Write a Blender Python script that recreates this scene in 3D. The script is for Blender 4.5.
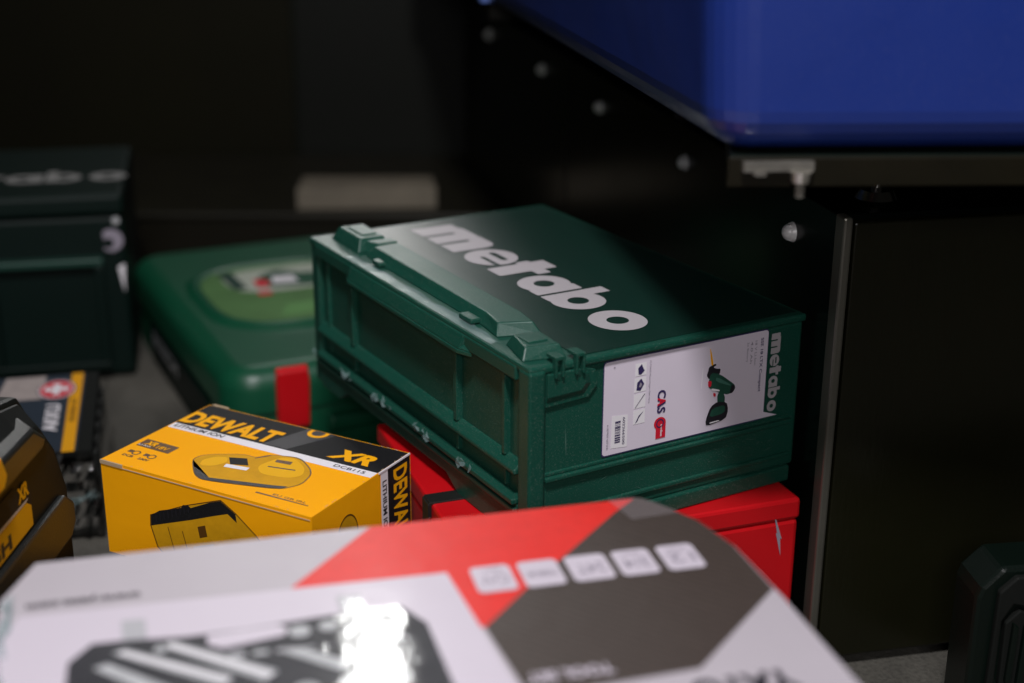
import bpy, bmesh, math, random
import numpy as np
from mathutils import Vector, Matrix
R = math.radians
random.seed(7)
for o in list(bpy.data.objects): bpy.data.objects.remove(o)
S = bpy.context.scene
COL = S.collection

# ------------------------------------------------------------- camera
F_PX, PITCH, ROLL = 1422.0, R(19.6), R(0.34)
cd = bpy.data.cameras.new('camera'); cam = bpy.data.objects.new('camera', cd); COL.objects.link(cam)
cd.sensor_width = 36; cd.lens = F_PX * 36 / 1024
cd.clip_start = 0.05; cd.clip_end = 60
fwd = Vector((0, math.cos(PITCH), -math.sin(PITCH))); up0 = Vector((0, math.sin(PITCH), math.cos(PITCH))); r0 = Vector((1, 0, 0))
rt = r0 * math.cos(ROLL) + up0 * math.sin(ROLL); up = up0 * math.cos(ROLL) - r0 * math.sin(ROLL)
mw = Matrix.Identity(4)
for i in range(3): mw[i][0] = rt[i]; mw[i][1] = up[i]; mw[i][2] = -fwd[i]
cam.matrix_world = mw
cd.dof.use_dof = True; cd.dof.focus_distance = 1.19; cd.dof.aperture_fstop = 2.5
S.camera = cam
# ------------------------------------------------------------- world and lamps
w = bpy.data.worlds.new('World'); S.world = w; w.use_nodes = True
w.node_tree.nodes['Background'].inputs[0].default_value = (0.62, 0.66, 0.72, 1)
w.node_tree.nodes['Background'].inputs[1].default_value = 0.004
def lamp(name, loc, target, sx, sy, energy, col):
    l = bpy.data.lights.new(name, 'AREA'); l.shape = 'RECTANGLE'; l.size = sx; l.size_y = sy; l.energy = energy; l.color = col
    o = bpy.data.objects.new(name, l); COL.objects.link(o); o.location = loc
    o.rotation_euler = (Vector(target) - Vector(loc)).to_track_quat('-Z', 'Y').to_euler(); return o
lamp('ceiling_lamp', (-0.04, 0.02, 1.50), (-0.04, 1.05, -0.5), 0.24, 0.24, 46, (1.0, 0.97, 1.0))
lamp('front_fill', (-0.02, -0.75, 0.42), (-0.10, 1.15, -0.5), 0.42, 0.34, 11, (1.0, 0.97, 0.99))  # fill light added in front to brighten the upright faces
lamp('ceiling_lamp', (-0.50, 4.6, 2.02), (-0.2, 1.0, -0.5), 0.20, 0.38, 9, (1.0, 1.0, 0.98))
lamp('ceiling_lamp', (-1.1, 7.0, 1.20), (-0.2, 1.3, -0.4), 1.5, 0.6, 58, (1.0, 0.98, 0.96))
vs = S.view_settings; vs.view_transform = 'Standard'; vs.look = 'None'; vs.exposure = 0; vs.gamma = 1; vs.use_curve_mapping = False
S.render.engine = 'CYCLES'
S.cycles.max_bounces = 6

# ------------------------------------------------------------- materials
MATS = {}
def mat(name, col, rough=0.5, bump=0.0, bscale=400.0, var=0.0, vscale=12.0, coat=0.0, coatr=0.1, metal=0.0, spec=0.5, dust=0.0, rvar=0.0, bdist=0.001, scratch=0.0):
    if name in MATS: return MATS[name]
    m = bpy.data.materials.new(name); m.use_nodes = True; nt = m.node_tree; N = nt.nodes; Lk = nt.links
    b = N['Principled BSDF']
    b.inputs['Base Color'].default_value = (*col, 1); b.inputs['Roughness'].default_value = rough
    b.inputs['Metallic'].default_value = metal; b.inputs['Specular IOR Level'].default_value = spec
    b.inputs['Coat Weight'].default_value = coat; b.inputs['Coat Roughness'].default_value = coatr
    tc = N.new('ShaderNodeTexCoord')
    def noise(sc, det=4, ro=0.6):
        n = N.new('ShaderNodeTexNoise'); n.inputs['Scale'].default_value = sc; n.inputs['Detail'].default_value = det; n.inputs['Roughness'].default_value = ro
        Lk.new(tc.outputs['Object'], n.inputs['Vector']); return n
    colout = None
    if var > 0:
        n = noise(vscale); mx = N.new('ShaderNodeMix'); mx.data_type = 'RGBA'
        mx.inputs['A'].default_value = (*[c * (1 - var) for c in col], 1); mx.inputs['B'].default_value = (*[min(1, c * (1 + var)) for c in col], 1)
        Lk.new(n.outputs['Fac'], mx.inputs['Factor']); colout = mx.outputs['Result']
    if dust > 0:
        n = noise(900, 2); n2 = noise(9, 3); mu = N.new('ShaderNodeMath'); mu.operation = 'MULTIPLY'
        cr = N.new('ShaderNodeValToRGB'); cr.color_ramp.elements[0].position = 0.58; cr.color_ramp.elements[1].position = 0.72
        Lk.new(n.outputs['Fac'], cr.inputs[0]); Lk.new(cr.outputs[0], mu.inputs[0]); Lk.new(n2.outputs['Fac'], mu.inputs[1])
        m3 = N.new('ShaderNodeMath'); m3.operation = 'MULTIPLY'; m3.inputs[1].default_value = dust * 1.6; Lk.new(mu.outputs[0], m3.inputs[0])
        mx = N.new('ShaderNodeMix'); mx.data_type = 'RGBA'; mx.inputs['A'].default_value = (*col, 1); mx.inputs['B'].default_value = (.45, .44, .40, 1)
        if colout: Lk.new(colout, mx.inputs['A'])
        Lk.new(m3.outputs[0], mx.inputs['Factor']); colout = mx.outputs['Result']
    if colout: Lk.new(colout, b.inputs['Base Color'])
    if rvar > 0:
        n = noise(7, 5); mr = N.new('ShaderNodeMapRange'); mr.inputs[3].default_value = max(.02, rough - rvar); mr.inputs[4].default_value = min(1, rough + rvar)
        Lk.new(n.outputs['Fac'], mr.inputs[0]); Lk.new(mr.outputs[0], b.inputs['Roughness'])
    prev = None
    if bump > 0:
        n = noise(bscale, 3); bp = N.new('ShaderNodeBump'); bp.inputs['Strength'].default_value = bump; bp.inputs['Distance'].default_value = bdist
        Lk.new(n.outputs['Fac'], bp.inputs['Height']); prev = bp.outputs['Normal']
    if scratch > 0:
        mp = N.new('ShaderNodeMapping'); mp.inputs['Rotation'].default_value = (.3, .5, .7); mp.inputs['Scale'].default_value = (260, 9, 60)
        n = N.new('ShaderNodeTexNoise'); n.inputs['Scale'].default_value = 1; n.inputs['Detail'].default_value = 2
        Lk.new(tc.outputs['Object'], mp.inputs['Vector']); Lk.new(mp.outputs['Vector'], n.inputs['Vector'])
        bp = N.new('ShaderNodeBump'); bp.inputs['Strength'].default_value = scratch; bp.inputs['Distance'].default_value = 0.0006
        Lk.new(n.outputs['Fac'], bp.inputs['Height'])
        if prev: Lk.new(prev, bp.inputs['Normal'])
        prev = bp.outputs['Normal']
    if prev:
        Lk.new(prev, b.inputs['Normal']); 
        if coat: Lk.new(prev, b.inputs['Coat Normal'])
    MATS[name] = m; return m

GREEN = mat('green_plastic', (.005, .056, .037), .42, spec=.38, bump=.12, bscale=700, var=.16, dust=.22, rvar=.08, bdist=.0004, scratch=.12)
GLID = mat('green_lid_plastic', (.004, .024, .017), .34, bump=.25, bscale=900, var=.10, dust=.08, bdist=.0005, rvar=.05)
GDK = mat('dark_green_plastic', (.006, .040, .027), .42, bump=.1, bscale=700, var=.15, dust=.05, bdist=.0004)
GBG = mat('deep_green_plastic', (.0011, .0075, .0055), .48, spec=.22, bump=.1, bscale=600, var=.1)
BGREEN = mat('soft_green_plastic', (.003, .070, .032), .38, bump=.15, bscale=600, var=.12, dust=.06)
LOGO = mat('silver_print', (.40, .375, .39), .48, var=.04)
LABEL = mat('label_paper', (.70, .63, .72), .42, var=.03, vscale=30)
WHITE = mat('white_print', (.80, .77, .80), .5)
INK = mat('black_ink', (.012, .011, .016), .5)
INKP = mat('violet_ink', (.03, .02, .09), .5)
GREY = mat('grey_ink', (.28, .25, .30), .5)
RED = mat('red_plastic', (.52, .004, .008), .36, bump=.12, bscale=600, var=.08, dust=.03, scratch=.12)
REDINK = mat('red_ink', (.60, .01, .03), .5)
YEL = mat('yellow_carton', (.98, .41, .002), .70, spec=.12, bump=.25, bscale=35, var=.04, bdist=.0012)
YINK = mat('yellow_ink', (.92, .42, .004), .65, spec=.15)
YDK = mat('ochre_ink', (.62, .31, .006), .65, spec=.15, var=.22, vscale=60)
BRN = mat('brown_ink', (.10, .04, .004), .5)
CBLK = mat('black_carton', (.010, .010, .011), .60, spec=.2, bump=.2, bscale=40, var=.2, dust=.06)
KRAFT = mat('raw_card_edge', (.45, .33, .20), .8, var=.15)
BLK = mat('black_plastic', (.012, .013, .012), .38, bump=.2, bscale=500, var=.2, dust=.05)
BLK2 = mat('satin_black_plastic', (.009, .010, .009), .50, spec=.12, bump=.15, bscale=500, var=.2)
YPL = mat('yellow_plastic', (.80, .36, .004), .4, var=.08)
STEEL = mat('black_gloss_steel', (.0026, .0040, .0033), .23, var=.2, rvar=.05, spec=.18)
STEELM = mat('black_satin_steel', (.004, .0065, .0045), .30, var=.3, spec=.35, scratch=.2)
EDGE = mat('pale_steel_edge', (.16, .155, .13), .35, metal=.7, var=.3)  # lighter, partly metallic strip along the bench's front corner
ZINC = mat('bright_zinc', (.92, .91, .90), .42, metal=.15)
DZ = mat('dull_zinc', (.45, .43, .38), .16, metal=.8, var=.4, vscale=60)
CHROME = mat('chrome', (.75, .74, .72), .12, metal=1)
OLIVE = mat('olive_steel', (.006, .005, .002), .5, spec=.15, var=.4, vscale=30)
BLUE = mat('blue_paint', (.009, .027, .18), .34, var=.12, vscale=3, rvar=.14, coat=.35, coatr=.25, dust=.05, bump=.25, bscale=5, bdist=.01)
FW = mat('white_carton', (.42, .385, .415), .46, bump=.30, bscale=14, var=.04, coat=.30, coatr=.12, bdist=.004)
FR_ = mat('red_carton_print', (.66, .022, .016), .50, spec=.3, bump=.30, bscale=14, var=.14, vscale=120, coat=.10, coatr=.2, bdist=.004)
FP = mat('pale_panel_print', (.54, .49, .55), .46, bump=.2, bscale=14, var=.02, coat=.15, coatr=.15, bdist=.004)
FG_ = mat('photo_grey_ink', (.40, .40, .42), .4, var=.1, coat=.75, coatr=.06)
FC = mat('photo_charcoal_ink', (.016, .016, .022), .5, bump=.25, bscale=14, bdist=.004, var=.3, vscale=60, coat=.75, coatr=.06)
FS = mat('photo_silver_ink', (.42, .43, .44), .4, var=.25, vscale=90, coat=.75, coatr=.06)
CLEAR_T = None
def special():
    # printed dark panel with a fine diagonal weave
    m = mat('dark_weave_print', (.085, .070, .068), .50, bump=.30, bscale=14, coat=.12, coatr=.15, bdist=.004)
    nt = m.node_tree; N = nt.nodes; Lk = nt.links; b = N['Principled BSDF']
    tc = N.new('ShaderNodeTexCoord'); wv = N.new('ShaderNodeTexWave'); wv.wave_type = 'BANDS'; wv.bands_direction = 'DIAGONAL'
    wv.inputs['Scale'].default_value = 75; wv.inputs['Distortion'].default_value = 4; wv.inputs['Detail'].default_value = 4
    Lk.new(tc.outputs['Object'], wv.inputs['Vector'])
    mx = N.new('ShaderNodeMix'); mx.data_type = 'RGBA'; mx.inputs['A'].default_value = (.034, .025, .020, 1); mx.inputs['B'].default_value = (.060, .044, .036, 1)
    Lk.new(wv.outputs['Fac'], mx.inputs['Factor']); Lk.new(mx.outputs['Result'], b.inputs['Base Color'])
    # worn carpet / concrete floor
    f = mat('dark_speckled_floor', (.07, .066, .055), .85, bump=.8, bscale=260, bdist=.003)
    nt = f.node_tree; N = nt.nodes; Lk = nt.links; b = N['Principled BSDF']; tc = N.new('ShaderNodeTexCoord')
    n1 = N.new('ShaderNodeTexNoise'); n1.inputs['Scale'].default_value = 6; n1.inputs['Detail'].default_value = 6
    n2 = N.new('ShaderNodeTexVoronoi'); n2.inputs['Scale'].default_value = 210
    Lk.new(tc.outputs['Object'], n1.inputs['Vector']); Lk.new(tc.outputs['Object'], n2.inputs['Vector'])
    r = N.new('ShaderNodeValToRGB'); r.color_ramp.elements[0].color = (.045, .043, .035, 1); r.color_ramp.elements[1].color = (.12, .112, .092, 1)
    r.color_ramp.elements[0].position = .35; r.color_ramp.elements[1].position = .7
    Lk.new(n1.outputs['Fac'], r.inputs[0])
    cr2 = N.new('ShaderNodeValToRGB'); cr2.color_ramp.elements[0].color = (.35, .35, .33, 1); cr2.color_ramp.elements[1].position = .6
    mx = N.new('ShaderNodeMix'); mx.data_type = 'RGBA'; mx.blend_type = 'MULTIPLY'; mx.inputs['Factor'].default_value = .6
    Lk.new(r.outputs[0], mx.inputs['A']); Lk.new(n2.outputs['Distance'], cr2.inputs[0]); Lk.new(cr2.outputs[0], mx.inputs['B']); Lk.new(mx.outputs['Result'], b.inputs['Base Color'])
    # clear film: mostly transparent with a gloss coat
    c = bpy.data.materials.new('clear_film'); c.use_nodes = True; N = c.node_tree.nodes; Lk = c.node_tree.links
    N.remove(N['Principled BSDF']); out = N['Material Output']
    t = N.new('ShaderNodeBsdfTransparent'); g = N.new('ShaderNodeBsdfGlossy'); g.inputs['Roughness'].default_value = .12
    fr = N.new('ShaderNodeFresnel'); fr.inputs['IOR'].default_value = 1.9; mxs = N.new('ShaderNodeMixShader')
    Lk.new(fr.outputs[0], mxs.inputs[0]); Lk.new(t.outputs[0], mxs.inputs[1]); Lk.new(g.outputs[0], mxs.inputs[2]); Lk.new(mxs.outputs[0], out.inputs['Surface'])
    h = bpy.data.materials.new('torn_tape_film'); h.use_nodes = True; N = h.node_tree.nodes; Lk = h.node_tree.links; b = N['Principled BSDF']
    b.inputs['Base Color'].default_value = (.32, .46, .46, 1); b.inputs['Roughness'].default_value = .25; b.inputs['Alpha'].default_value = .26
    return m, f, c, h
FD, FLOOR, FILM, TAPE = special()
CLEART = mat('clear_parcel_tape', (.55, .50, .52), .3); CLEART.node_tree.nodes['Principled BSDF'].inputs['Alpha'].default_value = .13

# ------------------------------------------------------------- mesh helpers
class MB:
    def __init__(s): s.v = []; s.f = []; s.m = []; s.sm = []; s.mats = []
    def mi(s, m):
        if m not in s.mats: s.mats.append(m)
        return s.mats.index(m)
    def add(s, vs, fs, m, smooth=False):
        b = len(s.v); s.v += [tuple(v) for v in vs]; i = s.mi(m)
        for f in fs: s.f.append(tuple(b + k for k in f)); s.m.append(i); s.sm.append(smooth)
        return s
    def box(s, x0, x1, y0, y1, z0, z1, m):
        return s.add([(x0,y0,z0),(x1,y0,z0),(x1,y1,z0),(x0,y1,z0),(x0,y0,z1),(x1,y0,z1),(x1,y1,z1),(x0,y1,z1)],
                     [(0,3,2,1),(4,5,6,7),(0,1,5,4),(1,2,6,5),(2,3,7,6),(3,0,4,7)], m)
    def prism(s, poly, a, b, axis, m, top=None):
        """poly of 2D points extruded along axis (x,y,z) from a to b; top: other polygon at b"""
        def P(p, h): return {'z': (p[0], p[1], h), 'x': (h, p[0], p[1]), 'y': (p[0], h, p[1])}[axis]
        n = len(poly); q = top or poly
        vs = [P(p, a) for p in poly] + [P(p, b) for p in q]
        fs = [tuple(range(n))[::-1], tuple(range(n, 2 * n))] + [(i, (i + 1) % n, n + (i + 1) % n, n + i) for i in range(n)]
        return s.add(vs, fs, m)
    def tube(s, p, q, r, m, n=16, r2=None):
        p = Vector(p); q = Vector(q); d = (q - p).normalized(); a = d.orthogonal().normalized(); c = d.cross(a); r2 = r if r2 is None else r2
        A = [p + (a * math.cos(2*math.pi*i/n) + c * math.sin(2*math.pi*i/n)) * r for i in range(n)]
        B = [q + (a * math.cos(2*math.pi*i/n) + c * math.sin(2*math.pi*i/n)) * r2 for i in range(n)]
        s.add(A + B, [(i, (i + 1) % n, n + (i + 1) % n, n + i) for i in range(n)], m, True)
        return s.add(A + B, [tuple(range(n))[::-1], tuple(range(n, 2 * n))], m)
    def flat(s, pts, pl, m):
        """polygon printed on plane pl at its lift"""
        return s.add([pl(*p) for p in pts], [tuple(range(len(pts)))], m)
    def dab(s, x, y, z, rx, ry, rz, m, nu=12, nv=8):
        vs = []; fs = []
        for j in range(nv + 1):
            t = math.pi * j / nv
            for i in range(nu):
                u = 2 * math.pi * i / nu; vs.append((x + rx*math.sin(t)*math.cos(u), y + ry*math.sin(t)*math.sin(u), z + rz*math.cos(t)))
        for j in range(nv):
            for i in range(nu): fs.append((j*nu+i, j*nu+(i+1)%nu, (j+1)*nu+(i+1)%nu, (j+1)*nu+i))
        return s.add(vs, fs, m, True)
    def build(s, name, parent=None, bevel=0.0, seg=2, smooth=False, kind=None):
        me = bpy.data.meshes.new(name); me.from_pydata(s.v, [], s.f)
        for m in s.mats: me.materials.append(m)
        me.polygons.foreach_set('material_index', s.m); me.polygons.foreach_set('use_smooth', [bool(x or smooth) for x in s.sm]); me.update()
        bm = bmesh.new(); bm.from_mesh(me); solid = [f for f in bm.faces if all(len(e.link_faces) == 2 for e in f.edges)]
        bmesh.ops.recalc_face_normals(bm, faces=solid); bm.to_mesh(me); bm.free()
        o = bpy.data.objects.new(name, me); COL.objects.link(o)
        if parent: o.parent = parent
        if bevel:
            b = o.modifiers.new('bevel', 'BEVEL'); b.width = bevel; b.segments = seg; b.limit_method = 'ANGLE'; b.angle_limit = R(28); b.use_clamp_overlap = True; b.harden_normals = False
        if kind: o['kind'] = kind
        return o
def plane(o, ux, uy, lift=0.0004):
    o = Vector(o); ux = Vector(ux); uy = Vector(uy); n = ux.cross(uy).normalized()
    def f(x, y, k=1.0): return tuple(o + ux * x + uy * y + n * lift * k)
    return f
def thing(name, label, cat, loc, yaw=0, group=None):
    o = bpy.data.objects.new(name, None); COL.objects.link(o); o.empty_display_size = .05
    o.location = loc; o.rotation_euler = (0, 0, R(yaw)); o['label'] = label; o['category'] = cat
    if group: o['group'] = group
    return o
def tag(o, label, cat, group=None):
    o['label'] = label; o['category'] = cat
    if group: o['group'] = group
    return o
_tc = {}
def glyphs(txt, bold):
    k = (txt, bold)
    if k in _tc: return _tc[k]
    c = bpy.data.curves.new('t', 'FONT'); c.body = txt; c.offset = bold; c.resolution_u = 3; c.fill_mode = 'FRONT'
    o = bpy.data.objects.new('t', c); COL.objects.link(o); dg = bpy.context.evaluated_depsgraph_get(); dg.update()
    me = bpy.data.meshes.new_from_object(o.evaluated_get(dg))
    v = [(p.co.x, p.co.y) for p in me.vertices]; f = [tuple(p.vertices) for p in me.polygons]
    bpy.data.objects.remove(o); bpy.data.curves.remove(c); bpy.data.meshes.remove(me)
    xs = [p[0] for p in v]; ys = [p[1] for p in v]; x0, x1, y0, y1 = min(xs), max(xs), min(ys), max(ys)
    v = [((a - x0) / (x1 - x0), (b - y0) / (y1 - y0)) for a, b in v]
    _tc[k] = (v, f); return _tc[k]
def soft(pts, it=2):
    for _ in range(it):
        q = []
        for i in range(len(pts)):
            a, b = pts[i], pts[(i + 1) % len(pts)]
            q += [(a[0]*.8 + b[0]*.2, a[1]*.8 + b[1]*.2), (a[0]*.2 + b[0]*.8, a[1]*.2 + b[1]*.8)]
        pts = q
    return pts
def text(mb, txt, pl, x, y, wd, ht, m, bold=0.0, rot=0, k=2.0, shear=0.0):
    """writes txt into the box (x,y,wd,ht) of plane pl, rot in degrees about the box corner"""
    v, f = glyphs(txt, bold); c, s_ = math.cos(R(rot)), math.sin(R(rot)); out = []
    for a, b in v:
        a = a * wd + b * ht * shear; b = b * ht; out.append(pl(x + a*c - b*s_, y + a*s_ + b*c, k))
    mb.add(out, f, m)
def sdf_print(mb, fn, x0, x1, y0, y1, step, pl, m, k=1.0, xf=None):
    """turns an implicit 2D shape (fn<0 inside) into flat faces by marching squares"""
    nx = int((x1 - x0) / step) + 1; ny = int((y1 - y0) / step) + 1
    X = x0 + np.arange(nx) * step; Y = y0 + np.arange(ny) * step; G = fn(*np.meshgrid(X, Y, indexing='ij'))
    xf = xf or (lambda a, b: (a, b)); V = []; Fc = []; idx = {}
    def vid(key, p):
        if key not in idx: idx[key] = len(V); V.append(pl(*xf(*p), k))
        return idx[key]
    for j in range(ny - 1):
        i = 0
        while i < nx - 1:
            c = [(i, j), (i + 1, j), (i + 1, j + 1), (i, j + 1)]; g = [G[q] for q in c]
            if max(g) < 0:
                i2 = i
                while i2 + 1 < nx - 1 and G[i2 + 2, j] < 0 and G[i2 + 2, j + 1] < 0: i2 += 1
                Fc.append(tuple(vid(('v', a, b), (X[a], Y[b])) for a, b in [(i, j), (i2 + 1, j), (i2 + 1, j + 1), (i, j + 1)])); i = i2 + 1; continue
            if min(g) < 0:
                poly = []
                for q in range(4):
                    a, b = c[q], c[(q + 1) % 4]; ga, gb = g[q], g[(q + 1) % 4]
                    if ga < 0: poly.append(vid(('v',) + a, (X[a[0]], Y[a[1]])))
                    if (ga < 0) != (gb < 0):
                        t = ga / (ga - gb); p = (X[a[0]] + (X[b[0]] - X[a[0]]) * t, Y[a[1]] + (Y[b[1]] - Y[a[1]]) * t)
                        poly.append(vid(('e',) + tuple(sorted((a, b))), p))
                if len(poly) > 2: Fc.append(tuple(poly))
            i += 1
    mb.add(V, Fc, m)
def logo_sdf(x, y):
    # heavy lower-case word mark, unit: metres on the big lid print, baseline y=0
    mn, mxm = np.minimum, np.maximum
    def bx(x0, x1, y0, y1, r=0.003):
        dx = np.abs(x - (x0 + x1) / 2) - (x1 - x0) / 2 + r; dy = np.abs(y - (y0 + y1) / 2) - (y1 - y0) / 2 + r
        return np.hypot(mxm(dx, 0), mxm(dy, 0)) + mn(mxm(dx, dy), 0) - r
    def el(cx, cy, rx, ry): return (np.hypot((x - cx) / rx, (y - cy) / ry) - 1) * min(rx, ry)
    def ring(cx, rx=.0245, hx=.0095, hy=.0095): return mxm(el(cx, .0235, rx, .0245), -el(cx, .0235, hx, hy))
    m = mn(mn(bx(0, .030, 0, .047, .001), bx(.010, .062, 0, .050, .014)), bx(.046, .095, 0, .050, .014))
    m = mn(m, bx(0, .062, 0, .020, .001)); m = mn(m, bx(.046, .095, 0, .02, .001))
    m = mxm(m, -bx(.0290, .0355, -.01, .034, .003)); m = mxm(m, -bx(.0605, .0670, -.01, .034, .003))
    e = el(.1275, .0235, .0275, .0255); e = mxm(e, -bx(.113, .143, .0275, .0345, .0034)); e = mxm(e, -bx(.122, .162, .0135, .0185, .002))
    t = mn(bx(.160, .186, 0, .062, .002), bx(.155, .198, .034, .048, .001))
    a = mn(ring(.2255), bx(.2375, .2535, 0, .047, .001))
    b = mn(ring(.2830), bx(.2575, .2730, 0, .064, .001)); hole = el(.283, .0235, .0095, .0095); b = mxm(b, -hole); a = mxm(a, -el(.2255, .0235, .0095, .0095))
    o = ring(.3445, .0265)
    out = m
    for g in (e, t, a, b, o): out = mn(out, g)
    return out
def crumple(mb, pts, wid, m, amp=.004, seed=1, n=5):
    rnd = random.Random(seed); vs = []; fs = []
    for i, p in enumerate(pts):
        for j in range(n):
            vs.append((p[0] + rnd.uniform(-amp, amp), p[1] + rnd.uniform(-amp, amp), p[2] + (j / (n - 1) - .5) * wid + rnd.uniform(-amp, amp)))
    for i in range(len(pts) - 1):
        for j in range(n - 1): a = i * n + j; fs.append((a, a + n, a + n + 1)); fs.append((a, a + n + 1, a + 1))
    mb.add(vs, fs, m)

FZ = -0.71
# ------------------------------------------------------------- setting
mb = MB(); mb.add([(-4, -1.5, FZ), (4, -1.5, FZ), (4, 2.86, FZ), (-4, 2.86, FZ)], [(0, 1, 2, 3)], FLOOR); mb.build('floor', kind='structure')
WALLM = mat('brown_black_panel', (.006, .0055, .0015), .6, spec=.12, var=.5, vscale=2)
WALLM2 = mat('black_panel', (.003, .0038, .002), .55, spec=.2, var=.3, vscale=3)
mb = MB(); mb.box(-3, -.44, 2.86, 2.9, FZ, .02, WALLM).box(-.434, 2.5, 2.86, 2.9, FZ, .02, WALLM2).box(-.442, -.432, 2.868, 2.9, FZ, .02, STEELM)
mb.box(-3, 2.5, 2.835, 2.86, FZ, FZ + .045, mat('skirting_paint', (.05, .048, .038), .4)); mb.build('wall', kind='structure', bevel=.002)
PL = mat('brown_black_laminate', (.007, .006, .003), .45, spec=.25, var=.3, vscale=5)
mb = MB(); mb.box(-3, .02, 2.37, 2.832, FZ, FZ + .088, PL).box(-3, .02, 2.362, 2.84, FZ + .0885, FZ + .098, mat('laminate_edge', (.014, .013, .008), .45, spec=.3, var=.4, vscale=9))
tag(mb.build('low_plinth', bevel=.002), 'low dark brown plinth running along the foot of the rear wall', 'plinth')

# ------------------------------------------------------------- big green tool case (front subject)
def metal_case_main():
    t = thing('tool_case', 'green plastic tool case with large silver lettering on its lid, lying on a red case', 'tool case', (.0115, 1.022, -.53), 30.3)
    W, L = .278, .434
    b = MB()
    b.box(.0075, W, .0, L - .008, .002, .137, GREEN)
    b.build('body', t, .003)
    # moulded frame of the front
    f = MB()
    f.prism([(-.001, -.006), (.013, -.006), (.017, -.001), (.017, .016), (.004, .016), (-.001, .011)], -.012, .141, 'z', GREEN)   # corner post
    f.build('corner_post', t, .002)
    f = MB()
    f.prism([(.002, L), (.016, L), (.016, L - .016), (.002, L - .016)], -.010, .141, 'z', GREEN); f.build('corner_post', t, .002)
    f = MB(); f.box(-.001, .014, .016, L - .016, .1285, .141, GREEN)
    f.build('top_rail', t, .0015)
    f = MB(); f.prism([(0, .341), (-.0065, .325), (-.0065, .104), (0, .088)], .1245, .1285, 'z', GREEN)
    f.prism([(-.0005, .341), (-.0055, .325), (-.0055, .104), (-.0005, .088)], .1287, .1405, 'z', GREEN, top=[(.010, .338), (-.0012, .330), (-.0012, .099), (.010, .090)])
    f.build('front_flange', t, .0008)
    for y0, y1, x in ((.0375, .0425, .002), (.119, .125, .0015), (.334, .3405, .0015), (.398, .402, .004)):
        f = MB(); f.box(x, .013, y0, y1, .0565, .128, GREEN); f.box(x + .002, .013, y0 + .001, y1 - .001, .029, .0475, GREEN); f.build('rib', t, .0008)
    f = MB(); f.prism([(-.0015, .0475), (.013, .0475), (.013, .058), (.006, .058), (-.0015, .051)], .016, L - .016, 'y', GREEN); f.build('front_ledge', t, .0012)
    f = MB(); f.box(-.0035, .013, .016, L - .016, .0215, .0265, GREEN); f.box(-.002, .013, .016, L - .016, .013, .018, GDK)
    # scooped skirt between the feet
    sk = [(.016, .021), (.016, -.012), (.118, -.012), (.140, .0), (.352, .0), (.372, -.012), (L - .016, -.012), (L - .016, .021)]
    f.prism(sk, .0015, .012, 'x', GREEN)
    f.build('base_skirt', t, .0012)
    f = MB(); f.box(.0, .272, -.003, .010, -.0118, .003, GREEN); f.build('base_foot', t, .0015)
    f = MB(); f.box(.012, .272, L - .03, L - .010, -.0118, .0018, GREEN); f.build('base_foot', t, .0015)
    # side ledge under the label, upper side rim
    f = MB(); f.box(.016, .270, -.0045, .001, .0445, .0485, GREEN); f.box(.016, .272, -.0015, .001, .0485, .052, GREEN); f.box(.016, .272, -.0025, .001, .012, .016, GREEN); f.build('side_ledge', t, .001)
    # lid
    l = MB(); l.box(.0, W, -.004, L, .1375, .1445, GREEN); l.build('lid', t, .0022)
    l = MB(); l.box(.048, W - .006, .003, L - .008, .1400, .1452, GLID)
    pl = plane((0, 0, .1454), (1, 0, 0), (0, 1, 0), .0003)
    sdf_print(l, logo_sdf, -.002, .376, -.004, .070, .00065, pl, LOGO, 1.0, xf=lambda s, tt: (.1000 + tt, .4025 - s))
    tag_ = l.build('lid_panel', t, .0006)
    # long handle plate on the lid
    h = MB()
    base = [(.020, .338), (.057, .345), (.055, .092), (.051, .060), (.014, .072), (.018, .104)]
    top = [(.027, .333), (.054, .336), (.0505, .094), (.046, .067), (.019, .079), (.024, .106)]
    h.prism(base, .1446, .1550, 'z', GREEN, top=top)
    h.box(.014, .022, .296, .312, .1455, .1500, GREEN).box(.010, .020, .108, .130, .1455, .1500, GREEN)
    h.build('handle', t, .0012)
    # catch blocks at the lid corners
    c = MB(); c.prism([(.018, .352), (.052, .352), (.052, .418), (.018, .418)], .1446, .1575, 'z', GREEN, top=[(.023, .358), (.049, .358), (.050, .410), (.024, .410)])
    c.box(.029, .045, .366, .402, .1555, .1588, GREEN); c.prism([(.022, .353), (.055, .353), (.056, .336), (.030, .336)], .1447, .1560, 'z', GREEN, top=[(.027, .353), (.053, .353), (.054, .338), (.034, .338)])
    c.build('lid_catch', t, .0012)
    c = MB(); c.prism([(.003, .012), (.040, .006), (.042, .050), (.012, .054)], .1446, .1545, 'z', GREEN, top=[(.009, .018), (.037, .012), (.039, .046), (.016, .049)])
    c.box(.015, .033, .022, .040, .1535, .1558, GREEN); c.build('lid_catch', t, .0012)
    # side latch recess with hooks
    c = MB(); out = [(.014, .1372), (.050, .1372), (.062, .1330), (.064, .120), (.056, .1105), (.014, .1085)]
    c.prism(out, .0005, -.0028, 'y', GREEN)
    inn = [(.016, .1372), (.047, .1372), (.056, .1320), (.058, .122), (.052, .1145), (.016, .1125)]
    c.build('side_latch', t, .0007)
    c = MB(); c.prism(inn, -.0026, -.0055, 'y', GREEN, top=[(.016, .1372), (.045, .1372), (.050, .131), (.0515, .1245), (.047, .1190), (.016, .1180)]); c.build('latch_plate', t, .0006)
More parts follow.
